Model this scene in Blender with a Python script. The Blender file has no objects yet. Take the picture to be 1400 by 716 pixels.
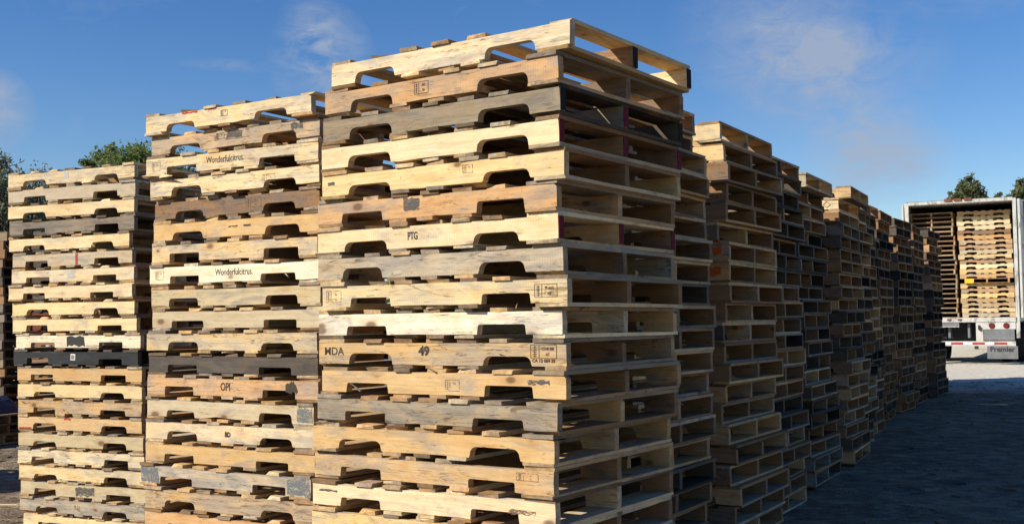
import bpy, math, random
from mathutils import Vector, Matrix
R = math.radians
rng = random.Random(7)
scene = bpy.context.scene
COL = scene.collection

# ------------------------------------------------------------ camera
EYE = 1.50
F_PX, PITCH, ROLL = 1535.2, 0.0527623, 0.0105398
cd = bpy.data.cameras.new('camera'); cam = bpy.data.objects.new('camera', cd); COL.objects.link(cam)
cd.sensor_fit = 'HORIZONTAL'; cd.sensor_width = 36; cd.lens = F_PX / 1400 * 36
cd.clip_start = 0.05; cd.clip_end = 4000
cam.matrix_world = (Matrix.Translation((0, 0, EYE)) @ Matrix.Rotation(math.pi/2 + PITCH, 4, 'X') @ Matrix.Rotation(-ROLL, 4, 'Z'))
scene.camera = cam

def pixel_dir(px, py):
    a, b = px - 700, 358 - py
    cr, sr = math.cos(ROLL), math.sin(ROLL)
    x, y = (a*cr + b*sr)/F_PX, (-a*sr + b*cr)/F_PX
    c, s = math.cos(PITCH), math.sin(PITCH)
    return Vector((x, c - y*s, s + y*c))
def at(px, py, Y):                       # the point on that pixel's ray at distance Y in front of the camera
    d = pixel_dir(px, py)
    return Vector((0, 0, EYE)) + d * (Y / d.y)

# ------------------------------------------------------------ light
SUN_EL = R(33); TX, TY = 0.935, 0.355    # sunlight travels this way over the ground
SKY = 0.090
w = bpy.data.worlds.new('World'); scene.world = w; w.use_nodes = True
nt = w.node_tree; N = nt.nodes; L = nt.links
for n in list(N): N.remove(n)
sky = N.new('ShaderNodeTexSky'); sky.sky_type = 'NISHITA'; sky.sun_disc = False
sky.sun_elevation = SUN_EL; sky.sun_rotation = math.atan2(-TX, -TY)
sky.air_density = 1.0; sky.dust_density = 0.1; sky.ozone_density = 3.0; sky.altitude = 0
tc = N.new('ShaderNodeTexCoord')
def vmath(op, a, b=None):
    n = N.new('ShaderNodeVectorMath'); n.operation = op
    for i, v in ((0, a), (1, b)):
        if v is None: continue
        if hasattr(v, 'node'): L.new(v, n.inputs[i])
        else: n.inputs[i].default_value = v
    return n
def wmath(op, a, b=None, clamp=False):
    n = N.new('ShaderNodeMath'); n.operation = op; n.use_clamp = clamp
    for i, v in ((0, a), (1, b)):
        if v is None: continue
        if hasattr(v, 'node'): L.new(v, n.inputs[i])
        else: n.inputs[i].default_value = v
    return n.outputs[0]
dirn = vmath('NORMALIZE', tc.outputs['Generated']).outputs[0]
cn = N.new('ShaderNodeTexNoise'); cn.inputs['Scale'].default_value = 7.0; cn.inputs['Detail'].default_value = 8; cn.inputs['Roughness'].default_value = 0.6; cn.inputs['Distortion'].default_value = 0.4
mp = N.new('ShaderNodeMapping'); mp.inputs['Scale'].default_value = (1, 1, 1.9); L.new(dirn, mp.inputs['Vector']); L.new(mp.outputs[0], cn.inputs['Vector'])
nz = cn.outputs['Fac']
cf = N.new('ShaderNodeTexNoise'); cf.inputs['Scale'].default_value = 26.0; cf.inputs['Detail'].default_value = 7; cf.inputs['Roughness'].default_value = 0.62; cf.inputs['Distortion'].default_value = 1.1; L.new(mp.outputs[0], cf.inputs['Vector'])
nz = wmath('ADD', wmath('MULTIPLY', nz, .62), wmath('MULTIPLY', cf.outputs['Fac'], .38))
wisps = wmath('MULTIPLY', wmath('SUBTRACT', nz, 0.55, True), 1.0)          # thin broken cloud over the whole sky
total = wisps
def puff(px, py, rad, stretch, amount):                                       # soft cloud puffs: (direction, angular radius)
    global total
    d = pixel_dir(px, py).normalized()
    df = vmath('SUBTRACT', dirn, tuple(d)).outputs[0]
    m = vmath('MULTIPLY', df, (1, 1, stretch)).outputs[0]
    ln = N.new('ShaderNodeVectorMath'); ln.operation = 'LENGTH'; L.new(m, ln.inputs[0])
    rr = wmath('SUBTRACT', 1.0, wmath('DIVIDE', ln.outputs['Value'], rad), True)
    s = wmath('MULTIPLY', wmath('POWER', rr, 0.9), wmath('MULTIPLY', wmath('SUBTRACT', nz, 0.38, True), amount * 5.6))
    total = wmath('ADD', total, s)
for a in ((1130, 95, .105, 1.5, .62), (1050, 40, .09, 1.4, .42), (1195, 212, .066, 1.5, 1.15), (1150, 85, .05, 1.6, .5), (1330, -10, .06, 2.6, .35),
          (440, 82, .048, .9, 1.15), (425, 45, .03, .7, .5), (-12, 150, .036, 1.0, 1.0), (325, 90, .055, 9.0, .45),
          (-600, 60, .14, 1.6, .6), (1900, 90, .16, 1.6, .6), (2500, 200, .12, 1.8, .6), (600, -500, .14, 1.2, .5)):
    puff(*a)
fac = wmath('MINIMUM', total, 0.8)
mixc = N.new('ShaderNodeMixRGB'); L.new(fac, mixc.inputs['Fac']); hs = N.new('ShaderNodeHueSaturation'); hs.inputs['Saturation'].default_value = 1.31; hs.inputs['Hue'].default_value = .512; L.new(sky.outputs[0], hs.inputs['Color']); L.new(hs.outputs[0], mixc.inputs['Color1'])
mixc.inputs['Color2'].default_value = (3.2, 3.7, 4.7, 1)
bg = N.new('ShaderNodeBackground'); bg.inputs['Strength'].default_value = SKY; L.new(mixc.outputs[0], bg.inputs['Color'])
wo = N.new('ShaderNodeOutputWorld'); L.new(bg.outputs[0], wo.inputs['Surface'])

sd = bpy.data.lights.new('sun', 'SUN'); sd.energy = 5.0; sd.angle = R(0.5); sd.color = (1.0, 0.92, 0.78)
sun = bpy.data.objects.new('sun', sd); COL.objects.link(sun)
ldir = Vector((TX*math.cos(SUN_EL), TY*math.cos(SUN_EL), -math.sin(SUN_EL)))
sun.rotation_euler = ldir.to_track_quat('-Z', 'Y').to_euler(); sun.location = (-20, -10, 20)

vs = scene.view_settings; vs.view_transform = 'Standard'; vs.look = 'None'; vs.gamma = 1; vs.exposure = 0.42; vs.use_curve_mapping = False
scene.render.engine = 'CYCLES'
scene.cycles.max_bounces = 6; scene.cycles.diffuse_bounces = 4; scene.cycles.transparent_max_bounces = 6

# ------------------------------------------------------------ materials
def new_mat(name):
    m = bpy.data.materials.new(name); m.use_nodes = True
    t = m.node_tree
    for n in list(t.nodes): t.nodes.remove(n)
    o = t.nodes.new('ShaderNodeOutputMaterial'); b = t.nodes.new('ShaderNodeBsdfPrincipled')
    t.links.new(b.outputs[0], o.inputs['Surface'])
    return m, t, b
class G:                                  # tiny node helper
    def __init__(s, t): s.t = t
    def n(s, typ, **k):
        n = s.t.nodes.new(typ)
        for a, v in k.items(): setattr(n, a, v)
        return n
    def put(s, v, sock):
        if v is None: return
        if hasattr(v, 'node'): s.t.links.new(v, sock)
        else: sock.default_value = v
    def m(s, op, a, b=None, clamp=False):
        n = s.n('ShaderNodeMath', operation=op, use_clamp=clamp); s.put(a, n.inputs[0]); s.put(b, n.inputs[1]); return n.outputs[0]
    def map(s, v, scale, loc=None):
        n = s.n('ShaderNodeMapping'); s.put(v, n.inputs['Vector']); n.inputs['Scale'].default_value = scale
        s.put(loc, n.inputs['Location']) if loc is not None else None
        return n.outputs[0]
    def noise(s, v, scale, detail=4, rough=.55, dist=0):
        n = s.n('ShaderNodeTexNoise'); s.put(v, n.inputs['Vector']); n.inputs['Scale'].default_value = scale
        n.inputs['Detail'].default_value = detail; n.inputs['Roughness'].default_value = rough; n.inputs['Distortion'].default_value = dist
        return n.outputs['Fac']
    def ramp(s, f, lo, hi, a=0., b=1.):
        n = s.n('ShaderNodeMapRange', interpolation_type='SMOOTHSTEP'); s.put(f, n.inputs['Value'])
        for i, v in zip(('From Min', 'From Max', 'To Min', 'To Max'), (lo, hi, a, b)): n.inputs[i].default_value = v
        return n.outputs[0]
    def mix(s, f, a, b, mode='MIX'):
        n = s.n('ShaderNodeMixRGB', blend_type=mode); s.put(f, n.inputs['Fac']); s.put(a, n.inputs['Color1']); s.put(b, n.inputs['Color2']); return n.outputs[0]
    def bump(s, h, strength, dist):
        n = s.n('ShaderNodeBump'); s.put(h, n.inputs['Height']); n.inputs['Strength'].default_value = strength; n.inputs['Distance'].default_value = dist; return n.outputs[0]

def wood_material(name, joined=False):
    m, t, b = new_mat(name); g = G(t)
    tcx = g.n('ShaderNodeTexCoord'); oi = g.n('ShaderNodeObjectInfo')
    if joined:                                # many pallets in one mesh: colour and grain coordinates come with the mesh
        rnd = g.n('ShaderNodeAttribute', attribute_name='prnd').outputs['Fac']; colr = g.n('ShaderNodeAttribute', attribute_name='pcol').outputs['Color']
        src = g.n('ShaderNodeAttribute', attribute_name='lco').outputs['Vector']
    else: rnd = oi.outputs['Random']; colr = oi.outputs['Color']; src = tcx.outputs['Object']
    off = g.n('ShaderNodeCombineXYZ'); g.put(g.m('MULTIPLY', rnd, 37.0), off.inputs[0]); g.put(g.m('MULTIPLY', rnd, 91.0), off.inputs[1]); g.put(g.m('MULTIPLY', rnd, 53.0), off.inputs[2])
    va = g.n('ShaderNodeVectorMath', operation='ADD'); g.put(src, va.inputs[0]); g.put(off.outputs[0], va.inputs[1]); P = va.outputs[0]
    # knots: a few in each board
    vo = g.n('ShaderNodeTexVoronoi'); g.put(g.map(P, (7.5, 13, 13)), vo.inputs['Vector']); vo.inputs['Scale'].default_value = 1; vo.inputs['Randomness'].default_value = 1
    sep = g.n('ShaderNodeSeparateColor'); g.put(vo.outputs['Color'], sep.inputs[0])
    has = g.ramp(sep.outputs[0], .86, .88)
    kd = g.m('DIVIDE', vo.outputs['Distance'], g.m('ADD', .6, sep.outputs[1]))
    knot = g.m('MULTIPLY', g.ramp(kd, .20, .09), has)
    halo = g.m('MULTIPLY', g.ramp(kd, .50, .15), has)
    # grain, bent round the knots
    bend = g.n('ShaderNodeVectorMath', operation='ADD'); g.put(P, bend.inputs[0])
    bc = g.n('ShaderNodeCombineXYZ'); g.put(g.m('MULTIPLY', halo, .012), bc.inputs[2]); g.put(bc.outputs[0], bend.inputs[1])
    Q = bend.outputs[0]
    gr1 = g.noise(g.map(Q, (2.2, 55, 55)), 1.0, 3, .6, .9)
    gr2 = g.noise(g.map(Q, (9, 260, 260)), 1.0, 2, .6)
    mot = g.noise(g.map(P, (9, 20, 20)), 1.0, 4, .68)
    grain = g.m('ADD', g.m('MULTIPLY', gr1, .42), g.m('ADD', g.m('MULTIPLY', gr2, .26), g.m('MULTIPLY', mot, .34)))
    saw = g.n('ShaderNodeTexWave', wave_type='BANDS', bands_direction='X'); g.put(g.map(P, (1, .35, .35)), saw.inputs['Vector']); saw.inputs['Scale'].default_value = 27; saw.inputs['Distortion'].default_value = 1.4
    sawf = g.m('MULTIPLY', g.m('MULTIPLY', g.ramp(g.m('FRACT', g.m('MULTIPLY', rnd, 7.31)), .5, .8), saw.outputs['Fac']), g.ramp(gr1, .4, .6))
    tint = g.n('ShaderNodeAttribute', attribute_name='tint')
    k = g.ramp(grain, .30, .72, .74, 1.14)
    k = g.m('MULTIPLY', k, g.m('SUBTRACT', 1.0, g.m('MULTIPLY', sawf, .11)))
    k = g.m('MULTIPLY', k, g.m('ADD', 1.0, tint.outputs['Fac']))
    base = g.mix(1.0, colr, g.n('ShaderNodeCombineColor').outputs[0], 'MULTIPLY')
    cc = base.node.inputs['Color2'].links[0].from_node
    for i, e in enumerate((.72, 1.0, 1.34)): g.put(g.m('POWER', k, e), cc.inputs[i])     # dark grain is redder
    # weather: grey patches, brown stains, dirt specks; amount differs from board to board
    wet = g.m('FRACT', g.m('MULTIPLY', rnd, 13.7))
    n1 = g.noise(g.map(P, (3.2, 9, 9)), 1.0, 4, .68, .7)
    grey = g.m('MULTIPLY', g.ramp(g.m('ADD', n1, g.m('MULTIPLY', wet, .20)), .54, .76), .75)
    hsv = g.n('ShaderNodeHueSaturation'); hsv.inputs['Saturation'].default_value = .50; hsv.inputs['Value'].default_value = .55; g.put(base, hsv.inputs['Color'])
    c = g.mix(grey, base, hsv.outputs[0])
    n2 = g.noise(g.map(P, (7, 26, 26)), 1.0, 3, .7, 1.2)
    c = g.mix(g.m('MULTIPLY', g.ramp(n2, .565, .705), g.m('ADD', .12, g.m('MULTIPLY', g.m('MULTIPLY', wet, wet), .68))), c, (.070, .046, .029, 1))
    c = g.mix(g.ramp(n1, .50, .28, 0, .45), c, (.80, .62, .40, 1), 'MULTIPLY')
    sp = g.noise(g.map(P, (60, 120, 120)), 1.0, 1, .5)
    c = g.mix(g.m('MULTIPLY', g.ramp(sp, .73, .79), .5), c, (.05, .04, .03, 1))
    crack = g.m('MULTIPLY', g.ramp(g.m('ABSOLUTE', g.m('SUBTRACT', gr1, .47)), .014, .004), g.ramp(g.m('ADD', n2, g.m('MULTIPLY', wet, .30)), .60, .75))
    c = g.mix(g.m('MULTIPLY', crack, .75), c, (.05, .033, .02, 1))
    c = g.mix(g.m('MULTIPLY', halo, .25), c, (.30, .15, .06, 1))
    c = g.mix(g.m('MULTIPLY', knot, .75), c, (.10, .048, .022, 1))
    # sawn ends: rougher, greyer
    tr = g.n('ShaderNodeVectorTransform', vector_type='NORMAL', convert_from='WORLD', convert_to='OBJECT'); ge = g.n('ShaderNodeNewGeometry'); g.put(ge.outputs['True Normal'], tr.inputs[0])
    sx = g.n('ShaderNodeSeparateXYZ'); g.put(tr.outputs[0], sx.inputs[0])
    if not joined:
        end = g.ramp(g.m('ABSOLUTE', sx.outputs[0]), .8, .95)
        endc = g.mix(g.ramp(mot, .38, .62), g.mix(.55, c, (.15, .105, .065, 1)), g.mix(.22, c, (.30, .21, .12, 1)))
        c = g.mix(g.m('MULTIPLY', end, .8), c, endc)
    g.put(c, b.inputs['Base Color']); b.inputs['Roughness'].default_value = .85
    b.inputs['Specular IOR Level'].default_value = .2
    h = g.m('ADD', g.m('MULTIPLY', gr1, .5), g.m('MULTIPLY', gr2, .5))
    g.put(g.bump(h, .6, .0022), b.inputs['Normal'])
    return m
WOOD_JOINED = wood_material('weathered_wood_far', True)
WOOD = wood_material('weathered_wood')

def plain(name, col, rough=.6, metal=0., var=.15, nscale=6., spec=.4, dirt=None, bump=.0):
    m, t, b = new_mat(name); g = G(t)
    tcx = g.n('ShaderNodeTexCoord'); P = tcx.outputs['Object']
    n = g.noise(P, nscale, 5, .6, .3)
    c = g.mix(g.ramp(n, .3, .7), tuple(x*(1-var) for x in col[:3])+(1,), tuple(min(1, x*(1+var)) for x in col[:3])+(1,))
    if dirt:
        d = g.noise(g.map(P, (3, 3, 1.2)), 2.2, 6, .65, .8)
        c = g.mix(g.ramp(d, .48, .70, 0, dirt), c, (.10, .075, .05, 1))
    g.put(c, b.inputs['Base Color']); b.inputs['Roughness'].default_value = rough; b.inputs['Metallic'].default_value = metal
    b.inputs['Specular IOR Level'].default_value = spec
    if bump: g.put(g.bump(g.noise(P, nscale*6, 4), bump, .01), b.inputs['Normal'])
    return m
def ink_material(name, col, wear):
    m, t, b = new_mat(name); g = G(t)
    tcx = g.n('ShaderNodeTexCoord'); oi = g.n('ShaderNodeObjectInfo')
    P = tcx.outputs['Object']
    n = g.noise(g.map(P, (1, 1, 2)), 140, 3, .7); n2 = g.noise(g.map(P, (2, 2, 5)), 11, 4, .7)
    a = g.ramp(g.m('ADD', g.m('MULTIPLY', n, .6), g.m('MULTIPLY', n2, .5)), wear-.10, wear+.08)
    g.put(a, b.inputs['Alpha']); b.inputs['Base Color'].default_value = (*col, 1); b.inputs['Roughness'].default_value = .8
    b.inputs['Specular IOR Level'].default_value = .1
    return m
INK = ink_material('stencil_ink', (.065, .052, .042), .46)
INK_FAINT = ink_material('faint_ink', (.16, .11, .075), .55)
PAINT_RED = ink_material('red_end_paint', (.13, .018, .028), .44)
PAINT_BLACK = ink_material('black_end_paint', (.018, .018, .02), .38)
PAINT_REDLIGHT = ink_material('red_spray', (.42, .05, .04), .50)
PAINT_ORANGE = ink_material('orange_spray', (.55, .10, .02), .48)
INK_GREY = ink_material('grey_ink_patch', (.10, .095, .09), .52)
BLACK_BLOCK = ink_material('black_block_paint', (.05, .05, .05), .36)
BLUEGREY = ink_material('bluegrey_paint', (.15, .17, .18), .55)
LABEL_WHITE = plain('label_paper', (.75, .75, .72), .7)
LABEL_BLACK = plain('label_print', (.03, .03, .03), .7)
FADED = ink_material('white_sticker', (.50, .50, .48), .52)

# ------------------------------------------------------------ helpers
def obj(name, mesh, mat=None, parent=None, loc=(0, 0, 0), rot=(0, 0, 0), color=None):
    o = bpy.data.objects.new(name, mesh); COL.objects.link(o)
    o.location = loc; o.rotation_euler = rot
    if parent is not None: o.parent = parent
    if mat is not None and not mesh.materials: mesh.materials.append(mat)
    if color is not None: o.color = (*color[:3], 1)
    return o
def empty(name, loc=(0, 0, 0), rot=(0, 0, 0)):
    o = bpy.data.objects.new(name, None); COL.objects.link(o); o.location = loc; o.rotation_euler = rot; o.empty_display_size = .2
    return o
def tag(o, label=None, cat=None, group=None, kind=None):
    for k, v in (('label', label), ('category', cat), ('group', group), ('kind', kind)):
        if v: o[k] = v
    return o
class MB:
    def __init__(s): s.v = []; s.f = []; s.t = []
    def box(s, x0, x1, y0, y1, z0, z1, tint=0., j=0., M=None):
        b = len(s.v)
        P = [(x0, y0, z0), (x1, y0, z0), (x1, y1, z0), (x0, y1, z0), (x0, y0, z1), (x1, y0, z1), (x1, y1, z1), (x0, y1, z1)]
        for p in P:
            q = Vector([c + (rng.uniform(-j, j) if j else 0) for c in p])
            if M is not None: q = M @ q
            s.v.append(tuple(q)); s.t.append(tint)
        s.f += [tuple(b+i for i in f) for f in ((0, 3, 2, 1), (4, 5, 6, 7), (0, 1, 5, 4), (1, 2, 6, 5), (2, 3, 7, 6), (3, 0, 4, 7))]
        return s
    def prism(s, outline, y0, y1, tint=0.):             # outline in x,z (counter-clockwise seen from -y)
        b = len(s.v); n = len(outline)
        for y in (y0, y1):
            for (x, z) in outline: s.v.append((x, y, z)); s.t.append(tint)
        s.f.append(tuple(range(b, b+n))); s.f.append(tuple(range(b+2*n-1, b+n-1, -1)))
        for i in range(n):
            k = (i+1) % n; s.f.append((b+k, b+i, b+n+i, b+n+k))
        return s
    def tube(s, p0, p1, r0, r1=None, n=10, caps=True):
        r1 = r0 if r1 is None else r1
        p0, p1 = Vector(p0), Vector(p1); a = (p1-p0).normalized()
        u = a.orthogonal().normalized(); v = a.cross(u); b = len(s.v)
        for p, r in ((p0, r0), (p1, r1)):
            for i in range(n):
                q = p + (u*math.cos(2*math.pi*i/n) + v*math.sin(2*math.pi*i/n))*r; s.v.append(tuple(q)); s.t.append(0.)
        for i in range(n):
            k = (i+1) % n; s.f.append((b+i, b+k, b+n+k, b+n+i))
        if caps: s.f.append(tuple(range(b+n-1, b-1, -1))); s.f.append(tuple(range(b+n, b+2*n)))
        return s
    def mesh(s, name, mat=None):
        m = bpy.data.meshes.new(name); m.from_pydata(s.v, [], s.f)
        if any(s.t):
            a = m.attributes.new('tint', 'FLOAT', 'POINT'); a.data.foreach_set('value', s.t)
        if mat: m.materials.append(mat)
        m.update(); return m

# ------------------------------------------------------------ ground
def ground_z(x, y):
    t = .41*x + .91*y
    k = t - 5.2
    z = .0205 * (k + math.sqrt(k*k + 1.5)) / 2
    lim = .42
    return lim * math.tanh(z/lim * 1.0) if z > .25 else z if z < .2 else z + (lim*math.tanh(z/lim)-z)*((z-.2)/.05)
from mathutils import noise as mnoise
def ground_relief(x, y):
    p = Vector((x, y, 0))
    d = math.hypot(x-2, y-9)
    a = max(0., 1 - d/30)
    z = .014*mnoise.noise(p*1.1) + .012*mnoise.noise(p*3.3) + .008*mnoise.noise(Vector((p.x*5, p.y*9, 0)))
    # wheel ruts along the lane beside the row
    lane = x - (1.55 + .445*(y-6.0))            # across-lane coordinate, 0 near the stacks
    for c in (2.0, 3.9):
        z -= .012*math.exp(-((lane-c+.25*math.sin(y*.5))/.22)**2)
    return (z*a - .012)
def axis(lo, hi, fine0, fine1, step, grow=1.35):
    out = []; x = fine0
    while x < fine1: out.append(x); x += step
    s = step; x = fine1
    while x < hi: out.append(x); s *= grow; x += s
    out.append(hi)
    s = step; x = fine0 - step; pre = []
    while x > lo: pre.append(x); s *= grow; x -= s
    pre.append(lo)
    return pre[::-1] + out
gx = axis(-900, 900, -6.5, 12, .11); gy = axis(-60, 1600, 2.5, 24, .11)
gv = [(x, y, ground_z(x, y) + ground_relief(x, y)) for y in gy for x in gx]
nx = len(gx); gf = [(j*nx+i, j*nx+i+1, (j+1)*nx+i+1, (j+1)*nx+i) for j in range(len(gy)-1) for i in range(nx-1)]
gm = bpy.data.meshes.new('ground'); gm.from_pydata(gv, [], gf); gm.update()
for p in gm.polygons: p.use_smooth = True
def ground_material():
    m, t, b = new_mat('packed_sand'); g = G(t)
    P = g.n('ShaderNodeTexCoord').outputs['Object']
    n1 = g.noise(P, .55, 5, .6, .5); n2 = g.noise(P, 3.5, 5, .65); n3 = g.noise(P, 60, 2, .6)
    c = g.mix(g.ramp(n1, .35, .68), (.165, .120, .078, 1), (.29, .215, .135, 1))
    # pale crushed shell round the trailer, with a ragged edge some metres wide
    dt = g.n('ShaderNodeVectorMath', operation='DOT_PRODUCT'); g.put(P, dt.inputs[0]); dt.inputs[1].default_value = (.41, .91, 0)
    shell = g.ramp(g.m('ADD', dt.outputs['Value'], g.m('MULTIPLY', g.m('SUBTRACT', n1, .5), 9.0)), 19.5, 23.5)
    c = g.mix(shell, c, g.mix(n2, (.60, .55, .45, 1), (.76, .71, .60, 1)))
    c = g.mix(g.m('MULTIPLY', g.ramp(n2, .42, .66, 0, .75), g.m('SUBTRACT', 1.0, g.m('MULTIPLY', shell, .75))), c, g.mix(.75, c, (.07, .058, .045, 1)))
    st = g.noise(g.map(P, (2.2, 3.2, 1)), 1.9, 6, .74, .4)
    c = g.mix(g.ramp(st, .50, .66, 0, .7), c, (.43, .34, .23, 1))
    c = g.mix(g.ramp(st, .47, .36, 0, .6), c, (.06, .05, .04, 1))
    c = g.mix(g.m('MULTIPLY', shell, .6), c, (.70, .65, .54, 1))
    c = g.mix(g.ramp(n3, .55, .72, 0, .5), c, (.40, .36, .29, 1))
    vo = g.n('ShaderNodeTexVoronoi'); g.put(P, vo.inputs['Vector']); vo.inputs['Scale'].default_value = 38
    c = g.mix(g.ramp(vo.outputs['Distance'], .22, .12, 0, .55), c, (.34, .31, .27, 1))
    g.put(c, b.inputs['Base Color']); b.inputs['Roughness'].default_value = .95; b.inputs['Specular IOR Level'].default_value = .15
    tr = g.noise(g.map(P, (2.4, 3.6, 1)), 2.0, 5, .7, .4)
    h = g.m('ADD', g.m('ADD', g.m('MULTIPLY', tr, 1.2), g.m('MULTIPLY', n2, 1.0)), g.m('ADD', g.m('MULTIPLY', n3, .25), g.m('MULTIPLY', g.ramp(vo.outputs['Distance'], .3, .05), .35)))
    g.put(g.bump(h, 1.0, .05), b.inputs['Normal'])
    return m
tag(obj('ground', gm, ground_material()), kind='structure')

# ------------------------------------------------------------ pallet pieces
PL, PW = 1.219, 1.016
BOT, STR, TOP = .0145, .089, .016          # bottom boards, stringer, top boards
PH = BOT + STR + TOP
def stringer_outline(radius, rough, depth=.040, wane=False):
    pts = []
    h = STR; hl = PL/2
    def arc(cx, cz, r, a0, a1, n=4):
        for i in range(n+1):
            a = R(a0 + (a1-a0)*i/n); pts.append((cx + r*math.cos(a), cz + r*math.sin(a)))
    jit = lambda s: rng.uniform(-s, s)
    # bottom edge left to right, with two fork notches
    er = min(rough, .003)
    pts.append((-hl + rng.uniform(0, er), jit(.001)))
    for x0 in (-hl + .150 + jit(.016), hl - .150 - .232 + jit(.016)):
        x1 = x0 + .232 + jit(.014); d = depth + jit(.006); sl = rng.uniform(0, .006)
        pts.append((x0 - .07, jit(rough*.35)))
        pts.append((x0, 0))
        arc(x0 + sl + radius, d - radius, radius, 180, 90); arc(x1 - sl - radius, d - radius, radius, 90, 0)
        pts.append((x1, 0))
        pts.append((x1 + .05, jit(rough*.4)))
        if x0 < 0:
            for q in (.35, .65):
                pts.append((x1 + (hl-.385-x1)*q, jit(rough*.3) + (rng.uniform(.004, .02) if wane else 0)))
    pts.append((hl - rng.uniform(0, er), jit(.001)))
    pts.append((hl - rng.uniform(0, er), h*.5))
    if rng.random() < .22: ch = rng.uniform(.005, .014); pts.append((hl - rng.uniform(0, .004), h - ch)); pts.append((hl - ch*rng.uniform(1, 2.5), h - rng.uniform(0, .003)))
    else: pts.append((hl - rng.uniform(0, er), h))
    for q in (.6, .2, -.25, -.65): pts.append((hl*q + jit(.05), h - rng.uniform(0, rough*.35)))
    pts.append((-hl + rng.uniform(0, er), h)); pts.append((-hl + rng.uniform(0, er), h*.45))
    return pts
STR_T = .036
STRINGERS = {}
for kind, rad, rough in (('round', .030, .007), ('square', .010, .007), ('worn', .020, .014)):
    STRINGERS[kind] = [MB().prism(stringer_outline(rad, rough, wane=(kind == 'worn' and i % 2 > 0)), -STR_T/2, STR_T/2).mesh('stringer', WOOD) for i in range(9)]
def board_mesh(wid, th, n=6):
    out = []
    for i in range(n):
        hl = PW/2
        j = lambda s: rng.uniform(-s, s)
        v = []; cuts = (-1, -.35, .3, 1); broken = (i == n-1)
        for q in cuts:
            x = hl*q
            for (y, z) in ((-wid/2, 0), (wid/2, 0), (wid/2, th), (-wid/2, th)):
                v.append((x + (j(.004) if abs(q) == 1 else j(.03)) + (rng.uniform(.0, .05) if broken and q == -1 else 0), y + j(.0025), z + (0 if z == 0 else j(.0016))))
        f = [(3, 2, 1, 0), (12, 13, 14, 15)]
        for k in range(3):
            b = 4*k
            for e in range(4):
                a, c = e, (e+1) % 4
                f.append((b+a, b+c, b+4+c, b+4+a))
        me = bpy.data.meshes.new('deck_board'); me.from_pydata(v, [], f); me.materials.append(WOOD); me.update(); out.append(me)
    return out
TOPB = {wd: board_mesh(wd, TOP) for wd in (.082, .092, .104, .138)}
BOTB = {wd: board_mesh(wd, BOT) for wd in (.085, .095, .138)}

PALE, YEL, TAN, ORANGE, BROWN, GREY, DARKGREY, BLACKISH, CHAR, WHITE = (
    (.75, .585, .335), (.71, .515, .25), (.59, .395, .19), (.58, .35, .16), (.30, .175, .085), (.28, .228, .165), (.12, .096, .07), (.042, .038, .034), (.040, .045, .05), (.78, .67, .47))
REDB = (.17, .05, .03); BLUEG = (.27, .27, .25); PALEGREY = (.52, .425, .28)
PALETTE = {'pale': PALE, 'yellow': YEL, 'tan': TAN, 'orange': ORANGE, 'brown': BROWN, 'grey': GREY, 'darkgrey': DARKGREY, 'blackish': BLACKISH, 'char': CHAR, 'white': WHITE, 'palegrey': PALEGREY, 'red': REDB, 'bluegrey': BLUEG, 'greybrown': (.36, .285, .195)}
WORDS = {'pale': 'pale pine', 'yellow': 'honey yellow', 'tan': 'tan', 'orange': 'orange tan', 'brown': 'brown', 'grey': 'weathered grey', 'darkgrey': 'dark grey', 'blackish': 'blackened', 'char': 'charcoal painted', 'white': 'whitish pine', 'palegrey': 'pale greyish', 'red': 'rust red', 'bluegrey': 'blue grey', 'greybrown': 'greyish brown'}
def vary(c, a=.10):
    k = 1 + rng.uniform(-a, a)*1.2; h = rng.uniform(-.05, .05)
    return (c[0]*k*(1+h*.4), c[1]*k, c[2]*k*(1-h*2))
ORD = ['zeroth', 'topmost', 'second', 'third', 'fourth', 'fifth', 'sixth', 'seventh', 'eighth', 'ninth', 'tenth', 'eleventh', 'twelfth', 'thirteenth', 'fourteenth', 'fifteenth', 'sixteenth', 'seventeenth', 'eighteenth', 'nineteenth', 'twentieth', 'twenty-first', 'twenty-second']

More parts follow.
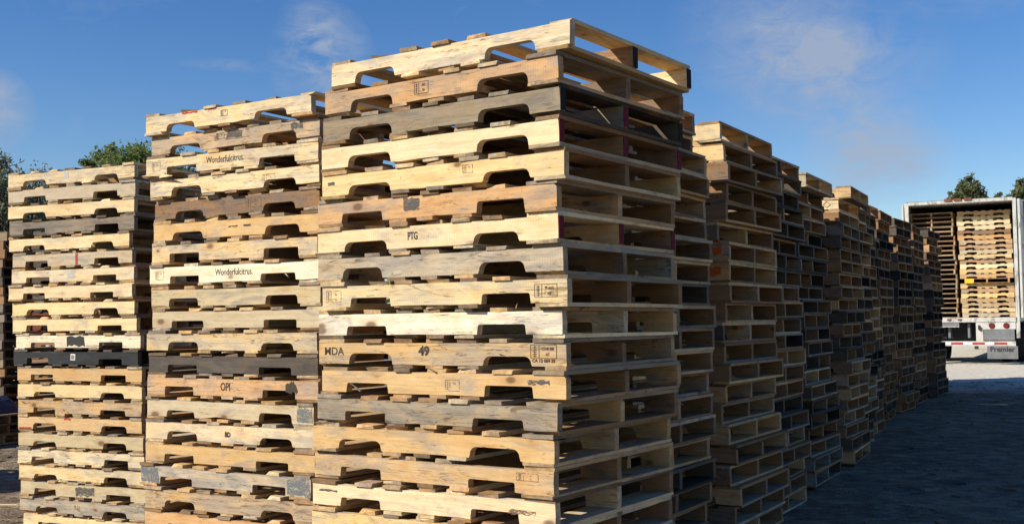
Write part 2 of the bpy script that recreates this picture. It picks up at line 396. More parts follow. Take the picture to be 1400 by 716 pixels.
def detailed_pallet(root, tone, notch, deck_tone=None):
    """parts of one pallet, local x = 48 inch stringer direction, y = depth, z up"""
    base = PALETTE[tone]; parts = {}
    solid = tone in ('char', 'red')
    dark = tone in ('blackish', 'darkgrey', 'bluegrey', 'grey') and rng.random() < .8
    def deckcol():
        if dark: return vary(PALETTE[rng.choice((tone, 'darkgrey', 'darkgrey', 'grey', 'blackish', 'brown'))], .2)
        if deck_tone: return vary(PALETTE[deck_tone], .15)
        if solid: return vary(base, .1)
        return vary(PALETTE[rng.choice(('tan', 'tan', 'brown', 'brown', 'palegrey', 'grey', 'orange', tone, tone))], .2)
    for k, y in enumerate((-PW/2 + STR_T/2, rng.uniform(-.01, .01), PW/2 - STR_T/2)):
        c = vary(base, .05) if k == 0 or solid else vary(PALETTE[rng.choice((tone, 'darkgrey', 'brown') if dark else (tone, 'tan', 'brown', 'brown'))], .15)  # inner ones browner: grimy wood, plus the bays' shade worked into the colour
        o = obj('stringer', rng.choice(STRINGERS[notch]), None, root, (rng.uniform(-.004, .004), y, BOT), (0, 0, 0), c)
        parts[('front', 'mid', 'back')[k]] = o
    lead = rng.choice((.138, .138, .104))
    lay = rng.random()
    n_in = 5 if lay < .75 else 4
    xs = [-PL/2 + lead/2 + rng.uniform(-.003, .004)]; ws = [lead]
    w_in = .092 if n_in == 5 else .104
    for i in range(n_in):
        xs.append(-PL/2 + lead + (PL-2*lead)*(i+1)/(n_in+1) + rng.uniform(-.012, .012)); ws.append(rng.choice((w_in, .092, .082)))
    xs.append(PL/2 - lead/2 - rng.uniform(-.003, .004)); ws.append(lead)
    skip = rng.randrange(1, len(xs)-1) if rng.random() < .16 else -1
    for bi, (x, wd) in enumerate(zip(xs, ws)):
        if bi == skip: continue
        obj('top_board', rng.choice(TOPB[wd]), None, root, (x, rng.uniform(-.010, .006), BOT + STR), (0, 0, math.pi/2 + rng.uniform(-.006, .006)), deckcol())
    lead = rng.choice((.138, .138, .095))
    for x, wd in ((-PL/2 + lead/2, lead), (-.16 + rng.uniform(-.02, .01), .095), (rng.uniform(-.02, .02), .085), (.16 + rng.uniform(-.01, .02), .095), (PL/2 - lead/2, lead)):
        obj('bottom_board', rng.choice(BOTB[wd]), None, root, (x + rng.uniform(-.003, .003), rng.uniform(-.010, .006), 0), (0, 0, math.pi/2 + rng.uniform(-.005, .005)), deckcol())
    return parts

def joined_pallet_mesh():
    m = MB(); j = .0025
    for y in (-PW/2 + STR_T/2, 0, PW/2 - STR_T/2):
        out = stringer_outline(rng.choice((.03, .012)), .005)
        m.prism([(x, z + BOT) for x, z in out], y - STR_T/2, y + STR_T/2, rng.uniform(-.18, .12))
    for x, wd in ((-.54, .138), (-.36, .092), (-.18, .092), (0, .092), (.18, .092), (.36, .092), (.54, .138)):
        m.box(x-wd/2, x+wd/2, -PW/2 + rng.uniform(-.008, .004), PW/2 + rng.uniform(-.004, .008), BOT + STR, PH, rng.uniform(-.5, .1), j*.4)
    for x, wd in ((-.54, .138), (-.17, .092), (0, .088), (.17, .092), (.54, .138)):
        m.box(x-wd/2, x+wd/2, -PW/2 + rng.uniform(-.008, .004), PW/2 + rng.uniform(-.004, .008), 0, BOT, rng.uniform(-.5, .1), j*.4)
    return m.mesh('pallet', WOOD)
JOINED = [joined_pallet_mesh() for _ in range(8)]

REST = []                                     # pallets beyond the 300 that show: one joined object, built last
def build_rest():
    v = []; f = []; tint = []; lco = []; pcol = []; prnd = []
    for me, M, col in REST:
        b = len(v); rr = rng.random()
        src = [tuple(q.co) for q in me.vertices]
        ta = me.attributes['tint'].data
        for i, c in enumerate(src):
            v.append(tuple(M @ Vector(c))); lco += c; tint.append(ta[i].value); pcol += (*col, 1); prnd.append(rr)
        f += [tuple(b + i for i in p.vertices) for p in me.polygons]
    me = bpy.data.meshes.new('far_pallets'); me.from_pydata(v, [], f)
    me.attributes.new('tint', 'FLOAT', 'POINT').data.foreach_set('value', tint); me.attributes.new('prnd', 'FLOAT', 'POINT').data.foreach_set('value', prnd)
    me.attributes.new('lco', 'FLOAT_VECTOR', 'POINT').data.foreach_set('vector', lco); me.attributes.new('pcol', 'FLOAT_COLOR', 'POINT').data.foreach_set('color', pcol)
    me.materials.append(WOOD_JOINED); me.update()
    tag(obj('far_pallets', me), 'remaining wooden pallets in the dark back stacks and slivers of the row', 'pallets', kind='stuff')

def stack(cx, cy, yaw, n, where, group, tones=None, offsets=None, drift=((0, 0), (0, 0)), jitter=(.014, .012, .012), detail=True, notches=None, z0=None, labels=None, mix=None, keep=99):
    """pallets from the top down; returns [(root, parts)] in that order.  drift = (u,v) offset at the top and at the base"""
    zb = ground_z(cx, cy) if z0 is None else z0
    u = Vector((math.cos(yaw), -math.sin(yaw))); v = Vector((math.sin(yaw), math.cos(yaw)))
    res = []
    for i in range(n):
        fr = i/max(1, n-1)
        if offsets and i < len(offsets): ou, ov, oy = offsets[i]
        else:
            ou = drift[0][0]*(1-fr) + drift[1][0]*fr + rng.gauss(0, jitter[0]); ov = drift[0][1]*(1-fr) + drift[1][1]*fr + rng.gauss(0, jitter[1]); oy = rng.gauss(0, jitter[2])
            if offsets: ou += offsets[-1][0]*.8; ov += offsets[-1][1]*.8
        p = Vector((cx, cy)) + u*ou + v*ov
        z = zb + (n-1-i)*PH
        tone = (tones[i] if tones and i < len(tones) else rng.choice(mix or ('tan', 'tan', 'pale', 'brown', 'brown', 'grey', 'orange', 'palegrey', 'darkgrey', 'tan', 'brown')))
        notch = (notches[i] if notches and i < len(notches) else rng.choice(('round', 'square', 'worn')))
        lab = (labels or {}).get(i+1) or f'{WORDS[tone]} wooden pallet, {ORD[i+1]} from the top of {where}' if i else ((labels or {}).get(1) or f'{WORDS[tone]} wooden pallet, topmost of {where}')
        rot = (rng.gauss(0, .0018), rng.gauss(0, .0022), -(yaw + oy))
        if i >= keep:
            REST.append((rng.choice(JOINED), Matrix.Translation((p.x, p.y, z)) @ Matrix.Rotation(rot[2], 4, 'Z'), vary(PALETTE[tone], .1))); continue
        if detail:
            root = empty('pallet', (p.x, p.y, z), rot); parts = detailed_pallet(root, tone, notch)
        else:
            root = obj('pallet', rng.choice(JOINED), None, None, (p.x, p.y, z), rot, vary(PALETTE[tone], .1)); parts = {}
        tag(root, lab, 'pallet', group)
        res.append((root, parts))
    return res

# ------------------------------------------------------------ the three sunlit stacks
offA = [[u_, v_*.35, y_] for u_, v_, y_ in [[0.075, -0.026, 0.022], [0.041, -0.033, 0.038], [0.031, -0.035, 0.02], [0.021, -0.022, 0.016], [0.025, -0.023, -0.004], [-0.012, 0.009, 0.002], [-0.015, -0.001, -0.005], [-0.015, 0.015, -0.026], [0.029, -0.048, -0.007], [-0.009, 0.021, -0.014], [-0.019, 0.046, -0.032], [-0.001, 0.036, -0.009], [-0.013, -0.002, 0.008], [-0.046, 0.007, -0.006], [-0.046, 0.034, 0.008], [-0.046, 0.021, -0.01], [-.05, .02, 0]]]
tonA = 'pale orange grey pale yellow orange pale palegrey pale white tan tan greybrown tan tan pale yellow tan brown pale tan grey'.split()
notA = 'round round round round round square round round square square round square square round square square round square round round square round'.split()
whereA = 'the corner stack heading the shaded row'
labA = {3: 'weathered grey wooden pallet, third from the top of the corner stack heading the shaded row',
        11: 'tan wooden pallet stencilled 49 on its stringer, in the corner stack',
        7: 'pale pallet stencilled PTG with red painted ends, in the corner stack'}
A = stack(-.0446, 4.9465, .58585, 22, whereA, 'pallets in the corner stack', tonA, offA, notches=notA, z0=0.0, labels=labA, keep=17)
offB = [[-0.017, -0.012, 0.01], [-0.004, 0.018, -0.004], [-0.012, -0.01, -0.025], [0.013, -0.003, -0.002], [0.014, 0.025, 0.02], [0.024, 0.008, -0.0], [0.018, 0.007, 0.0], [0.004, 0.005, -0.001], [0.014, 0.008, 0.001], [0.02, 0.01, 0.0], [-0.003, -0.005, -0.005], [-0.0, 0.004, 0.002], [0.004, -0.007, -0.006], [-0.016, 0.002, 0.016], [-0.013, -0.004, 0.0], [-0.017, -0.004, 0.001], [-0.033, -0.02, -0.002], [0.004, -0.023, -0.005]]
tonB = 'pale tan pale pale brown tan yellow white palegrey palegrey yellow darkgrey orange palegrey pale tan palegrey tan orange pale tan brown'.split()
notB = 'round round square round round round square square worn square round square square worn round square square round round square round square'.split()
whereB = 'the middle one of three sunlit stacks'
labB = {3: 'pale pallet lettered Wonderfulcitrus, higher of two such', 8: 'whitish pallet lettered on its stringer, lower of two such',
        13: 'orange tan pallet stencilled OPI on its stringer in the middle sunlit stack'}
labB[3] = 'pale pallet with a long printed name on its stringer, higher of two such'
labB[8] = 'whitish pallet with a long printed name on its stringer, lower of two such'
B = stack(-1.218, 6.3034, .54666, 22, whereB, 'pallets in the middle sunlit stack', tonB, offB, notches=notB, z0=.035, labels=labB, keep=19)
offC = [[-0.037, -0.041, -0.025], [-0.03, -0.044, -0.028], [-0.037, -0.039, -0.022], [-0.037, -0.026, -0.011], [-0.056, -0.019, 0.02], [-0.031, -0.005, 0.027], [-0.031, -0.011, 0.009], [-0.044, -0.02, -0.0], [-0.024, -0.005, 0.012], [-0.014, -0.007, -0.0], [0.01, 0.003, -0.001], [-0.002, -0.004, -0.001], [0.025, 0.009, 0.0], [0.023, 0.011, 0.004], [0.026, 0.017, 0.008], [0.022, 0.019, 0.008], [0.03, 0.018, -0.0], [0.029, 0.018, -0.009], [0.034, 0.021, 0.002], [0.045, 0.031, 0.003], [0.039, 0.029, 0.003], [0.061, 0.044, 0.005]]
tonC = 'pale palegrey pale grey pale palegrey pale pale pale pale white char tan pale tan tan palegrey pale pale palegrey palegrey pale'.split()
notC = 'round square round square round square square square round square square square square round square round round square round square round square'.split()
labC = {6: 'pale greyish pallet with a red upright stripe on its stringer', 12: 'charcoal painted pallet with a small white label on its stringer',
        11: 'whitish pallet with a black painted block on its stringer above the charcoal pallet'}
Cc = stack(-2.9455, 8.5867, .44510, 22, 'the sunlit stack holding a charcoal pallet', 'pallets in the sunlit stack with the charcoal pallet', tonC, offC, notches=notC, z0=.015, labels=labC)

# ------------------------------------------------------------ the long shaded row (right corners measured, turned into centres)
def centre(near, yaw):                       # near = front right corner on the ground
    u = Vector((math.cos(yaw), -math.sin(yaw))); v = Vector((math.sin(yaw), math.cos(yaw)))
    return Vector(near) - u*PL/2 + v*PW/2
def centre_far(far, yaw):
    u = Vector((math.cos(yaw), -math.sin(yaw))); v = Vector((math.sin(yaw), math.cos(yaw)))
    return Vector(far) - u*PL/2 - v*PW/2
SHADE = ('brown', 'brown', 'darkgrey', 'brown', 'orange', 'brown', 'blackish', 'darkgrey', 'brown')  # old dark wood, darkened further to put the row's shade into the colour
row = [  # corner, is it the far one, yaw, drift (top, base), tones for the top ones, detail
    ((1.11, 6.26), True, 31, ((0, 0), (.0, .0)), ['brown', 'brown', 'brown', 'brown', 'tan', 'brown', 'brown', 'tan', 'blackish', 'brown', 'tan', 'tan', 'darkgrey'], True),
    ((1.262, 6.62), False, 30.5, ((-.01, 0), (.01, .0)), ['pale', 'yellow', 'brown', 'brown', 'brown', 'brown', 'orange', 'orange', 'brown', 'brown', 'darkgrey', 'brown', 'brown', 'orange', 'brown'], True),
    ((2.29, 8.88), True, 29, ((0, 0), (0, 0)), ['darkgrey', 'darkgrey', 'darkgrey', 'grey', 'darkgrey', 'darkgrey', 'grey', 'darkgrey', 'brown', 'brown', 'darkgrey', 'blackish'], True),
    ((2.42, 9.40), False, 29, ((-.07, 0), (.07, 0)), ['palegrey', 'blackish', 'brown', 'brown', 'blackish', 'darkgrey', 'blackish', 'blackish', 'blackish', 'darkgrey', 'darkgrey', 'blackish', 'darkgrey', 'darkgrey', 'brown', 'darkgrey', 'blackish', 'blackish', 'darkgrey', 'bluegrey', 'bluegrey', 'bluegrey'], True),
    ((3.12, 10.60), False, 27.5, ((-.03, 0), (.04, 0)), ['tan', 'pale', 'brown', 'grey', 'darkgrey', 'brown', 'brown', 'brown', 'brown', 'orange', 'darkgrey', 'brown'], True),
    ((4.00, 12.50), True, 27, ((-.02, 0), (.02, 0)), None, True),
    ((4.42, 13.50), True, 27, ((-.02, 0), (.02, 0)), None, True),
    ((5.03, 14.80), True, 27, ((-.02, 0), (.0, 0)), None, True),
    ((5.22, 15.25), False, 30, ((.0, 0), (.03, 0)), None, False),
    ((6.32, 17.27), True, 28, ((0, 0), (.02, 0)), None, False),
    ((6.62, 17.75), False, 30, ((-.03, 0), (.05, 0)), None, False),
    ((7.72, 20.45), True, 29, ((0, 0), (.0, 0)), None, False),
]
names = ['second', 'third', 'fourth', 'fifth', 'sixth', 'seventh', 'eighth', 'ninth', 'tenth', 'eleventh', 'twelfth', 'last']
ROW = []
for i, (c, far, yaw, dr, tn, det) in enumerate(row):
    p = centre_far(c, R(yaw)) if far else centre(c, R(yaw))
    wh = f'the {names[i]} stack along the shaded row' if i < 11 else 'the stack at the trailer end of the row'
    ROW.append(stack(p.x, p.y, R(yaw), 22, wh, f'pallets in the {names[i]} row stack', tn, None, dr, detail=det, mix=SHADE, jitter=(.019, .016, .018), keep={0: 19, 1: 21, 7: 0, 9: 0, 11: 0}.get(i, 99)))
def nudge(root, yaw, du, dv):
    root.location.x += math.cos(yaw)*du + math.sin(yaw)*dv; root.location.y += -math.sin(yaw)*du + math.cos(yaw)*dv
for k in (0, 1): nudge(ROW[0][k][0], R(31), -.07, -.02)
nudge(ROW[3][0][0], R(29), .13, .02)
nudge(ROW[4][0][0], R(27.5), .10, .10)

# ------------------------------------------------------------ stacks at the back of the yard
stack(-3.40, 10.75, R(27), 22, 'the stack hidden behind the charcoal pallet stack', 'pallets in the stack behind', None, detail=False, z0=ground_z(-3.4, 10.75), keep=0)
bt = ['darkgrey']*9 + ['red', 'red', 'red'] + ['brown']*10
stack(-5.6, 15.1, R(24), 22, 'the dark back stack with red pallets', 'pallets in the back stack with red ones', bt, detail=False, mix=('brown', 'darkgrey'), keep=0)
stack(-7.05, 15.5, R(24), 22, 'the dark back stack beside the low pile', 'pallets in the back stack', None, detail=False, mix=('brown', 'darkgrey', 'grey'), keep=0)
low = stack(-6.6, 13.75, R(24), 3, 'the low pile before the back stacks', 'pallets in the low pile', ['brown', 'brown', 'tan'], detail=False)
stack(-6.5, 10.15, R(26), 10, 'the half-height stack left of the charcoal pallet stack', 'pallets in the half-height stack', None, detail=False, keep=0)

# ------------------------------------------------------------ print, stamps and paint on the stringers
def text_mesh(name, s, size, bold=0., mat=None, extrude=.0):
    c = bpy.data.curves.new('lettering', 'FONT'); c.body = s; c.size = size; c.align_x = 'CENTER'; c.align_y = 'CENTER'; c.offset = bold; c.resolution_u = 3
    o = bpy.data.objects.new('lettering', c); COL.objects.link(o)
    bpy.context.view_layer.update()
    me = bpy.data.meshes.new_from_object(o.evaluated_get(bpy.context.evaluated_depsgraph_get()))
    bpy.data.objects.remove(o); bpy.data.curves.remove(c)
    me.name = name; me.materials.clear(); me.materials.append(mat or INK)
    return me
FACE = -STR_T/2 - .0012                     # just proud of the stringer's front face
def letter(parts, s, x, z, size, bold=0., mat=None, sx=1., rot=0., name='stencil_lettering', which='front'):
    o = obj(name, text_mesh(name, s, size, bold, mat), None, parts[which], (x, FACE, z), (math.pi/2, rot, 0)); o.scale.x = sx
    return o
def quad_mark(parts, x0, x1, z0, z1, mat, name, rag=.0, which='front', n=6):
    pts = []
    for i in range(n+1): pts.append((x0 + (x1-x0)*i/n + rng.uniform(-rag, rag), z0 + rng.uniform(-rag, rag)))
    for i in range(n+1): pts.append((x1 - (x1-x0)*i/n + rng.uniform(-rag, rag), z1 + rng.uniform(-rag, rag)))
    me = bpy.data.meshes.new(name); me.from_pydata([(x, FACE, z) for x, z in pts], [], [tuple(range(len(pts)))]); me.materials.append(mat); me.update()
    return obj(name, me, None, parts[which])
def stamp(parts, x, z, w=.085, h=.052, mat=None, lines=('CO40 008', 'HT'), under=None):
    mat = mat or INK; m = MB(); t = .0016; y0, y1 = FACE-.0002, FACE
    def ln(xa, xb, za, zb): m.box(xa, xb, y0, y1, za, zb)
    ln(x-w/2, x+w/2, z-h/2, z-h/2+t); ln(x-w/2, x+w/2, z+h/2-t, z+h/2); ln(x-w/2, x-w/2+t, z-h/2+t, z+h/2-t); ln(x+w/2-t, x+w/2, z-h/2+t, z+h/2-t)
    xd = x - w*.18; ln(xd, xd+t, z-h/2+t, z+h/2-t)
    for k in range(5):                       # the wheat ear of the plant-health mark
        zz = z - h*.36 + k*h*.16; ln(x-w*.42, x-w*.26, zz, zz+t*1.3)
    ln(x-w*.345, x-w*.325, z-h*.42, z+h*.42)
    obj('stamp_frame', m.mesh('stamp_frame', mat), None, parts['front'])
    for k, s in enumerate(lines): letter(parts, s, x + w*.16, z + h*(.20 - .42*k), h*.30, .0004, mat, sx=.8, name='stamp_lettering')
    if under: letter(parts, under, x, z - h*.68, h*.34, .0006, mat, name='stamp_lettering')
def end_paint(parts, mats, side=1):
    for key, mt in mats.items():
        me = MB().box(side*PL/2 - .002*(side < 0), side*PL/2 + .002*(side > 0) + .0005, -STR_T/2 - .0006, STR_T/2 + .0006, .002, STR - .002).mesh('end_paint', mt)
        obj('end_paint', me, None, parts[key])
def splinter(root, p0, p1, w, col):
    p0, p1 = Vector(p0), Vector(p1); m = MB(); d = (p1-p0); s = Vector((0, 0, 1)) * w
    m.v = [tuple(p0 - s*.5), tuple(p0 + s*.5), tuple(p1), tuple(p0 - s*.3 + Vector((0, .006, 0))), tuple(p0 + s*.5 + Vector((0, .008, 0)))]; m.t = [0]*5
    m.f = [(0, 2, 1), (3, 4, 2), (1, 2, 4), (0, 3, 2), (0, 1, 4, 3)]
    obj('splinter', m.mesh('splinter', WOOD), None, root, color=col)

P = lambda S, i: S[i-1][1]
# corner stack
stamp(P(A, 2), -.06, .050, .075, .050, INK, ('HT', '20'))
stamp(P(A, 5), .165, .058, .05, .034, INK_FAINT, ('HT',))
quad_mark(P(A, 6), -.13, -.045, .030, .082, INK_GREY, 'ink_patch', .004)
letter(P(A, 7), 'PTG', -.085, .046, .044, .0012, INK, sx=.66)
stamp(P(A, 9), -.545, .045, .085, .050, INK_FAINT, ('08', 'G')); stamp(P(A, 9), .515, .046, .10, .050, INK, ('99 AUG', 'HT'))
letter(P(A, 11), 'MDA', -.525, .052, .047, .0006, INK, sx=1.05); letter(P(A, 11), '49', -.05, .055, .050, .0026, INK, sx=1.05)
stamp(P(A, 11), .51, .056, .115, .052, INK, ('CO40 008', 'HT'), 'CA 12 084 22')
stamp(P(A, 12), .085, .040, .07, .044, INK_FAINT, ('HT',)); stamp(P(A, 15), .49, .062, .10, .03, INK_FAINT, ('16', 'HT')); quad_mark(P(A, 16), -.57, -.47, .056, .064, INK_GREY, 'ink_smudge', .003); quad_mark(P(A, 16), .40, .52, .035, .052, INK_FAINT, 'ink_smudge', .004)
quad_mark(P(A, 5), -.575, -.535, .045, .060, INK_GREY, 'knot_stain', .002, n=8); quad_mark(P(A, 12), .44, .54, .055, .070, INK_GREY, 'ink_smudge', .006, n=9)
for i in (4, 7): end_paint(P(A, i), {'front': PAINT_RED, 'mid': PAINT_RED, 'back': PAINT_RED})
end_paint(P(A, 3), {'mid': PAINT_RED, 'front': PAINT_BLACK, 'back': PAINT_BLACK}); end_paint(P(A, 1), {'mid': PAINT_BLACK, 'back': PAINT_BLACK})
end_paint(P(A, 7), {'front': PAINT_RED}, -1)
splinter(A[10][0], (.30, -.53, .075), (.36, -.50, .045), .006, PALE); splinter(A[11][0], (-.40, -.50, .02), (-.44, -.53, .06), .008, PALE)
splinter(A[9][0], (.4, -.51, .116), (.42, -.53, .135), .007, TAN); splinter(A[11][0], (.01, -.515, .104), (-.03, -.53, .128), .006, BROWN)
# middle stack
for i in (3, 8):
    letter(P(B, i), 'Wonderfulcitrus.', -.02 if i == 3 else .03, .050, .050, .0002, INK, sx=.78)
    stamp(P(B, i), -.53, .045, .065, .048, INK_FAINT, ('HT',))
letter(P(B, 13), 'OPI', -.02, .048, .058, .0012, INK, sx=.78); letter(P(B, 15), 'BD', .01, .042, .034, .0024, INK, sx=.9)
quad_mark(P(B, 2), -.03, .08, .045, .080, INK_GREY, 'ink_smudge', .006); stamp(P(B, 2), -.08, .060, .06, .03, INK, ('HT',)); quad_mark(P(B, 2), .42, .50, .045, .080, INK_GREY, 'ink_smudge', .007, n=8)
stamp(P(B, 1), .0, .055, .05, .032, INK, ('HT',)); quad_mark(P(B, 1), -.32, -.20, .078, .088, PAINT_REDLIGHT, 'red_smear', .003); quad_mark(P(B, 1), -.12, -.06, .080, .088, PAINT_REDLIGHT, 'red_smear', .003)
stamp(P(B, 5), .15, .050, .11, .05, INK_FAINT, ('38-20', 'HT')); quad_mark(P(B, 6), -.04, .03, .05, .056, INK, 'ink_smudge', .002); quad_mark(P(B, 6), .07, .12, .048, .058, INK, 'ink_smudge', .002)
quad_mark(P(B, 13), .40, .47, .028, .080, INK, 'tar_stain', .010, n=10); stamp(P(B, 4), .27, .045, .09, .04, INK_FAINT, ('21',))
quad_mark(P(B, 17), -.605, -.47, .004, .086, BLUEGREY, 'paint_patch', .009, n=9); quad_mark(P(B, 17), .46, .605, .004, .086, BLUEGREY, 'paint_patch', .009, n=9)
quad_mark(P(B, 14), .50, .60, .01, .08, BLUEGREY, 'paint_patch', .006, n=8)
splinter(B[2][0], (-.46, -.515, .012), (-.62, -.53, .014), .020, PALE); splinter(B[2][0], (-.50, -.515, .010), (-.37, -.54, -.004), .028, PALE)
splinter(B[7][0], (.37, -.50, .05), (.42, -.52, .025), .006, PALE)
# charcoal stack
quad_mark(P(Cc, 6), .05, .075, .004, .086, PAINT_REDLIGHT, 'red_stripe', .002)
quad_mark(P(Cc, 11), -.09, .08, .012, .080, BLACK_BLOCK, 'black_block', .010, n=7)
pp = P(Cc, 12)['front']
lb = obj('label', MB().box(-.03, .015, FACE-.0004, FACE, .030, .075).mesh('label', LABEL_WHITE), None, pp)
mm = MB()
for k, (a, b2) in enumerate(((-.024, -.020), (-.017, -.010), (-.007, -.004), (0, .008))): mm.box(a, b2, FACE-.0010, FACE-.0005, .036, .068)
obj('label_print', mm.mesh('label_print', LABEL_BLACK), None, pp)
quad_mark(P(Cc, 1), -.06, -.01, .030, .075, FADED, 'sticker', .003, n=6); quad_mark(P(Cc, 7), -.04, .03, .025, .075, FADED, 'sticker', .005, n=6)
letter(P(Cc, 21), 'II-21', -.03, .045, .045, .001, INK_FAINT, sx=.7); quad_mark(P(Cc, 20), -.06, .12, .012, .075, INK_GREY, 'ink_smudge', .010, n=9)
quad_mark(P(Cc, 16), -.14, -.07, .074, .088, PAINT_REDLIGHT, 'red_smear', .003); quad_mark(P(Cc, 16), -.60, -.47, .002, .012, PAINT_REDLIGHT, 'red_smear', .003)
splinter(Cc[4][0], (.24, -.51, .045), (.31, -.53, .010), .010, PALE)
# shaded row: orange spray on the third stack, a diamond mark on the sixth
for k in (7, 8): quad_mark(P(ROW[1], k), .48, .56, .03, .075, PAINT_ORANGE, 'orange_spray', .008, n=8)
dm = MB(); t_ = .003
for a in range(4):
    p0 = Vector((.5 + .035*math.cos(a*math.pi/2), FACE, .045 + .03*math.sin(a*math.pi/2))); p1 = Vector((.5 + .035*math.cos((a+1)*math.pi/2), FACE, .045 + .03*math.sin((a+1)*math.pi/2)))
    dm.tube(p0, p1, .0025, n=4)
obj('diamond_mark', dm.mesh('diamond_mark', INK), None, P(ROW[4], 2)['front'])

# ------------------------------------------------------------ trailer with its load
T_YAW = R(28); TW, TH, TLEN = 2.55, 2.86, 14.6
tp = at(1318, 500, 27.5); tz = ground_z(tp.x, tp.y)
FLOOR = 1.13
T = empty('semi_trailer', (tp.x, tp.y, tz), (0, 0, -T_YAW))
tag(T, 'white box trailer with open rear doors, loaded with stacked pallets', 'trailer')
WHITEP = plain('white_trailer_paint', (.50, .49, .45), .45, var=.08, nscale=3, dirt=.75)
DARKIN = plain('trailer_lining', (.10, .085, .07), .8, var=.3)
STEEL = plain('dark_steel', (.035, .035, .038), .6, .3, var=.3)
RUBBER = plain('rubber', (.022, .022, .022), .85, var=.2)
RIM = plain('rim_metal', (.45, .45, .46), .4, .6)
REDREF = plain('red_reflector', (.33, .05, .04), .45, dirt=.5)
WHREF = plain('white_reflector', (.7, .7, .68), .35)
LAMP = plain('red_lamp', (.15, .018, .018), .25)
GREYP = plain('grey_panel', (.16, .165, .175), .6, dirt=.3)
RUST = plain('rust', (.16, .055, .03), .9, var=.4)
def part(name, mb, mat, parent=T): return obj(name, mb.mesh(name, mat), None, parent)
hw = TW/2; top = FLOOR + TH
# local: x across (right positive), y forward (away from the camera), z up; rear frame at y = 0
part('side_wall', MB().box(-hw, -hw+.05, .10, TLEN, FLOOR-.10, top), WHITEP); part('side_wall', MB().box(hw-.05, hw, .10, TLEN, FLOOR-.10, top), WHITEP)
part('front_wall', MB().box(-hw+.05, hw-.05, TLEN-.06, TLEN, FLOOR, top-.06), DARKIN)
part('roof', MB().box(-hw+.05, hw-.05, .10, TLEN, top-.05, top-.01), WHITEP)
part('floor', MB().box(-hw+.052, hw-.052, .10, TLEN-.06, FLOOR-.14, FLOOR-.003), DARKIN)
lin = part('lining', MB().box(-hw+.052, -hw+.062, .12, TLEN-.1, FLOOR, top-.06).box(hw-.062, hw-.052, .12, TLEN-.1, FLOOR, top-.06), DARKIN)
part('rear_post', MB().box(-hw-.005, -hw+.09, -.02, .095, FLOOR-.35, top+.0), WHITEP); part('rear_post', MB().box(hw-.075, hw+.005, -.02, .095, FLOOR-.35, top+.0), WHITEP)
hd = part('header', MB().box(-hw+.091, hw-.076, -.018, .093, top-.055, top+.02), WHITEP)
for k, x in enumerate((-.25, -.03, .20)):
    part('marker_lamp', MB().box(x-.08, x+.08, -.05, -.019, top-.005, top+.06), RUST, hd)
part('roof_rail', MB().box(-hw+.05, hw-.05, .0, .12, top+.021, top+.035), GREYP)
sill = part('rear_sill', MB().box(-hw+.091, hw-.076, -.045, .095, FLOOR-.115, FLOOR-.004), WHITEP)
for x in (-.30, -.06): part('sill_bracket', MB().box(x-.05, x+.05, -.060, -.046, FLOOR-.07, FLOOR-.035).box(x-.015, x+.02, -.066, -.0605, FLOOR-.085, FLOOR-.03), RUST, sill)
# lower rear frame: dark well, mullion, lamp box, panel
part('frame_upright', MB().box(-hw+.0, -hw+.085, -.03, .06, FLOOR-.575, FLOOR-.352), WHITEP)
mul = part('frame_upright', MB().box(  .30, .46, -.03, .06, FLOOR-.575, FLOOR-.118), WHITEP)
part('latch_hook', MB().box(.35, .39, -.06, -.0305, FLOOR-.30, FLOOR-.19).box(.39, .43, -.055, -.0305, FLOOR-.33, FLOOR-.24), STEEL, mul)
part('underframe_back', MB().box(-hw+.2, .29, .55, .60, FLOOR-.60, FLOOR-.16), STEEL)
part('frame_rail', MB().box(-.62, -.50, .1, TLEN-.5, FLOOR-.45, FLOOR-.15), STEEL); part('frame_rail', MB().box(.50, .62, .1, TLEN-.5, FLOOR-.45, FLOOR-.15), STEEL)
for x in (-.95, -.35, .1): part('crossmember', MB().box(x, x+.05, .12, .5, FLOOR-.5, FLOOR-.15), GREYP)
lp = part('plate', MB().box(-.52, -.08, -.028, -.012, FLOOR-.22, FLOOR-.12), GREYP); part('plate_edge', MB().box(-.52, -.08, -.034, -.0285, FLOOR-.235, FLOOR-.215), WHITEP, lp)
for k, (x, z) in enumerate(((-.68, .28), (-.70, .38), (-.68, .47), (-.45, .50), (-.30, .50), (-.72, .55))): part('hose_fitting', MB().box(x-.04, x+.04, .30, .36, FLOOR-z-.02, FLOOR-z+.02), plain('fitting_%d' % k, (.10, .13, .2), .5))
lb = part('lamp_box', MB().box(.462, hw-.09, -.028, .05, FLOOR-.29, FLOOR-.118), WHITEP)
for x in (.66, .98):
    part('tail_lamp', MB().tube((x, -.029, FLOOR-.205), (x, -.055, FLOOR-.205), .062, .055, 20), LAMP, lb)
    part('lamp_ring', MB().tube((x, -.0285, FLOOR-.205), (x, -.036, FLOOR-.205), .07, .07, 20), RUBBER, lb)
part('grey_panel', MB().box(.462, hw-.12, -.016, .02, FLOOR-.555, FLOOR-.292), GREYP)
part('frame_upright', MB().box(hw-.075, hw, -.028, .05, FLOOR-.50, FLOOR-.352), WHITEP)
bum = part('bumper', MB().box(-hw+.0, hw-.10, -.06, .045, FLOOR-.690, FLOOR-.577), WHITEP)
for i in range(5):
    x = -hw + .02 + i*.49
    part('reflective_strip', MB().box(x, x+.28, -.064, -.0605, FLOOR-.660, FLOOR-.605), REDREF, bum)
    if i < 4: part('reflective_strip', MB().box(x+.281, x+.488, -.064, -.0605, FLOOR-.660, FLOOR-.605), WHREF, bum)
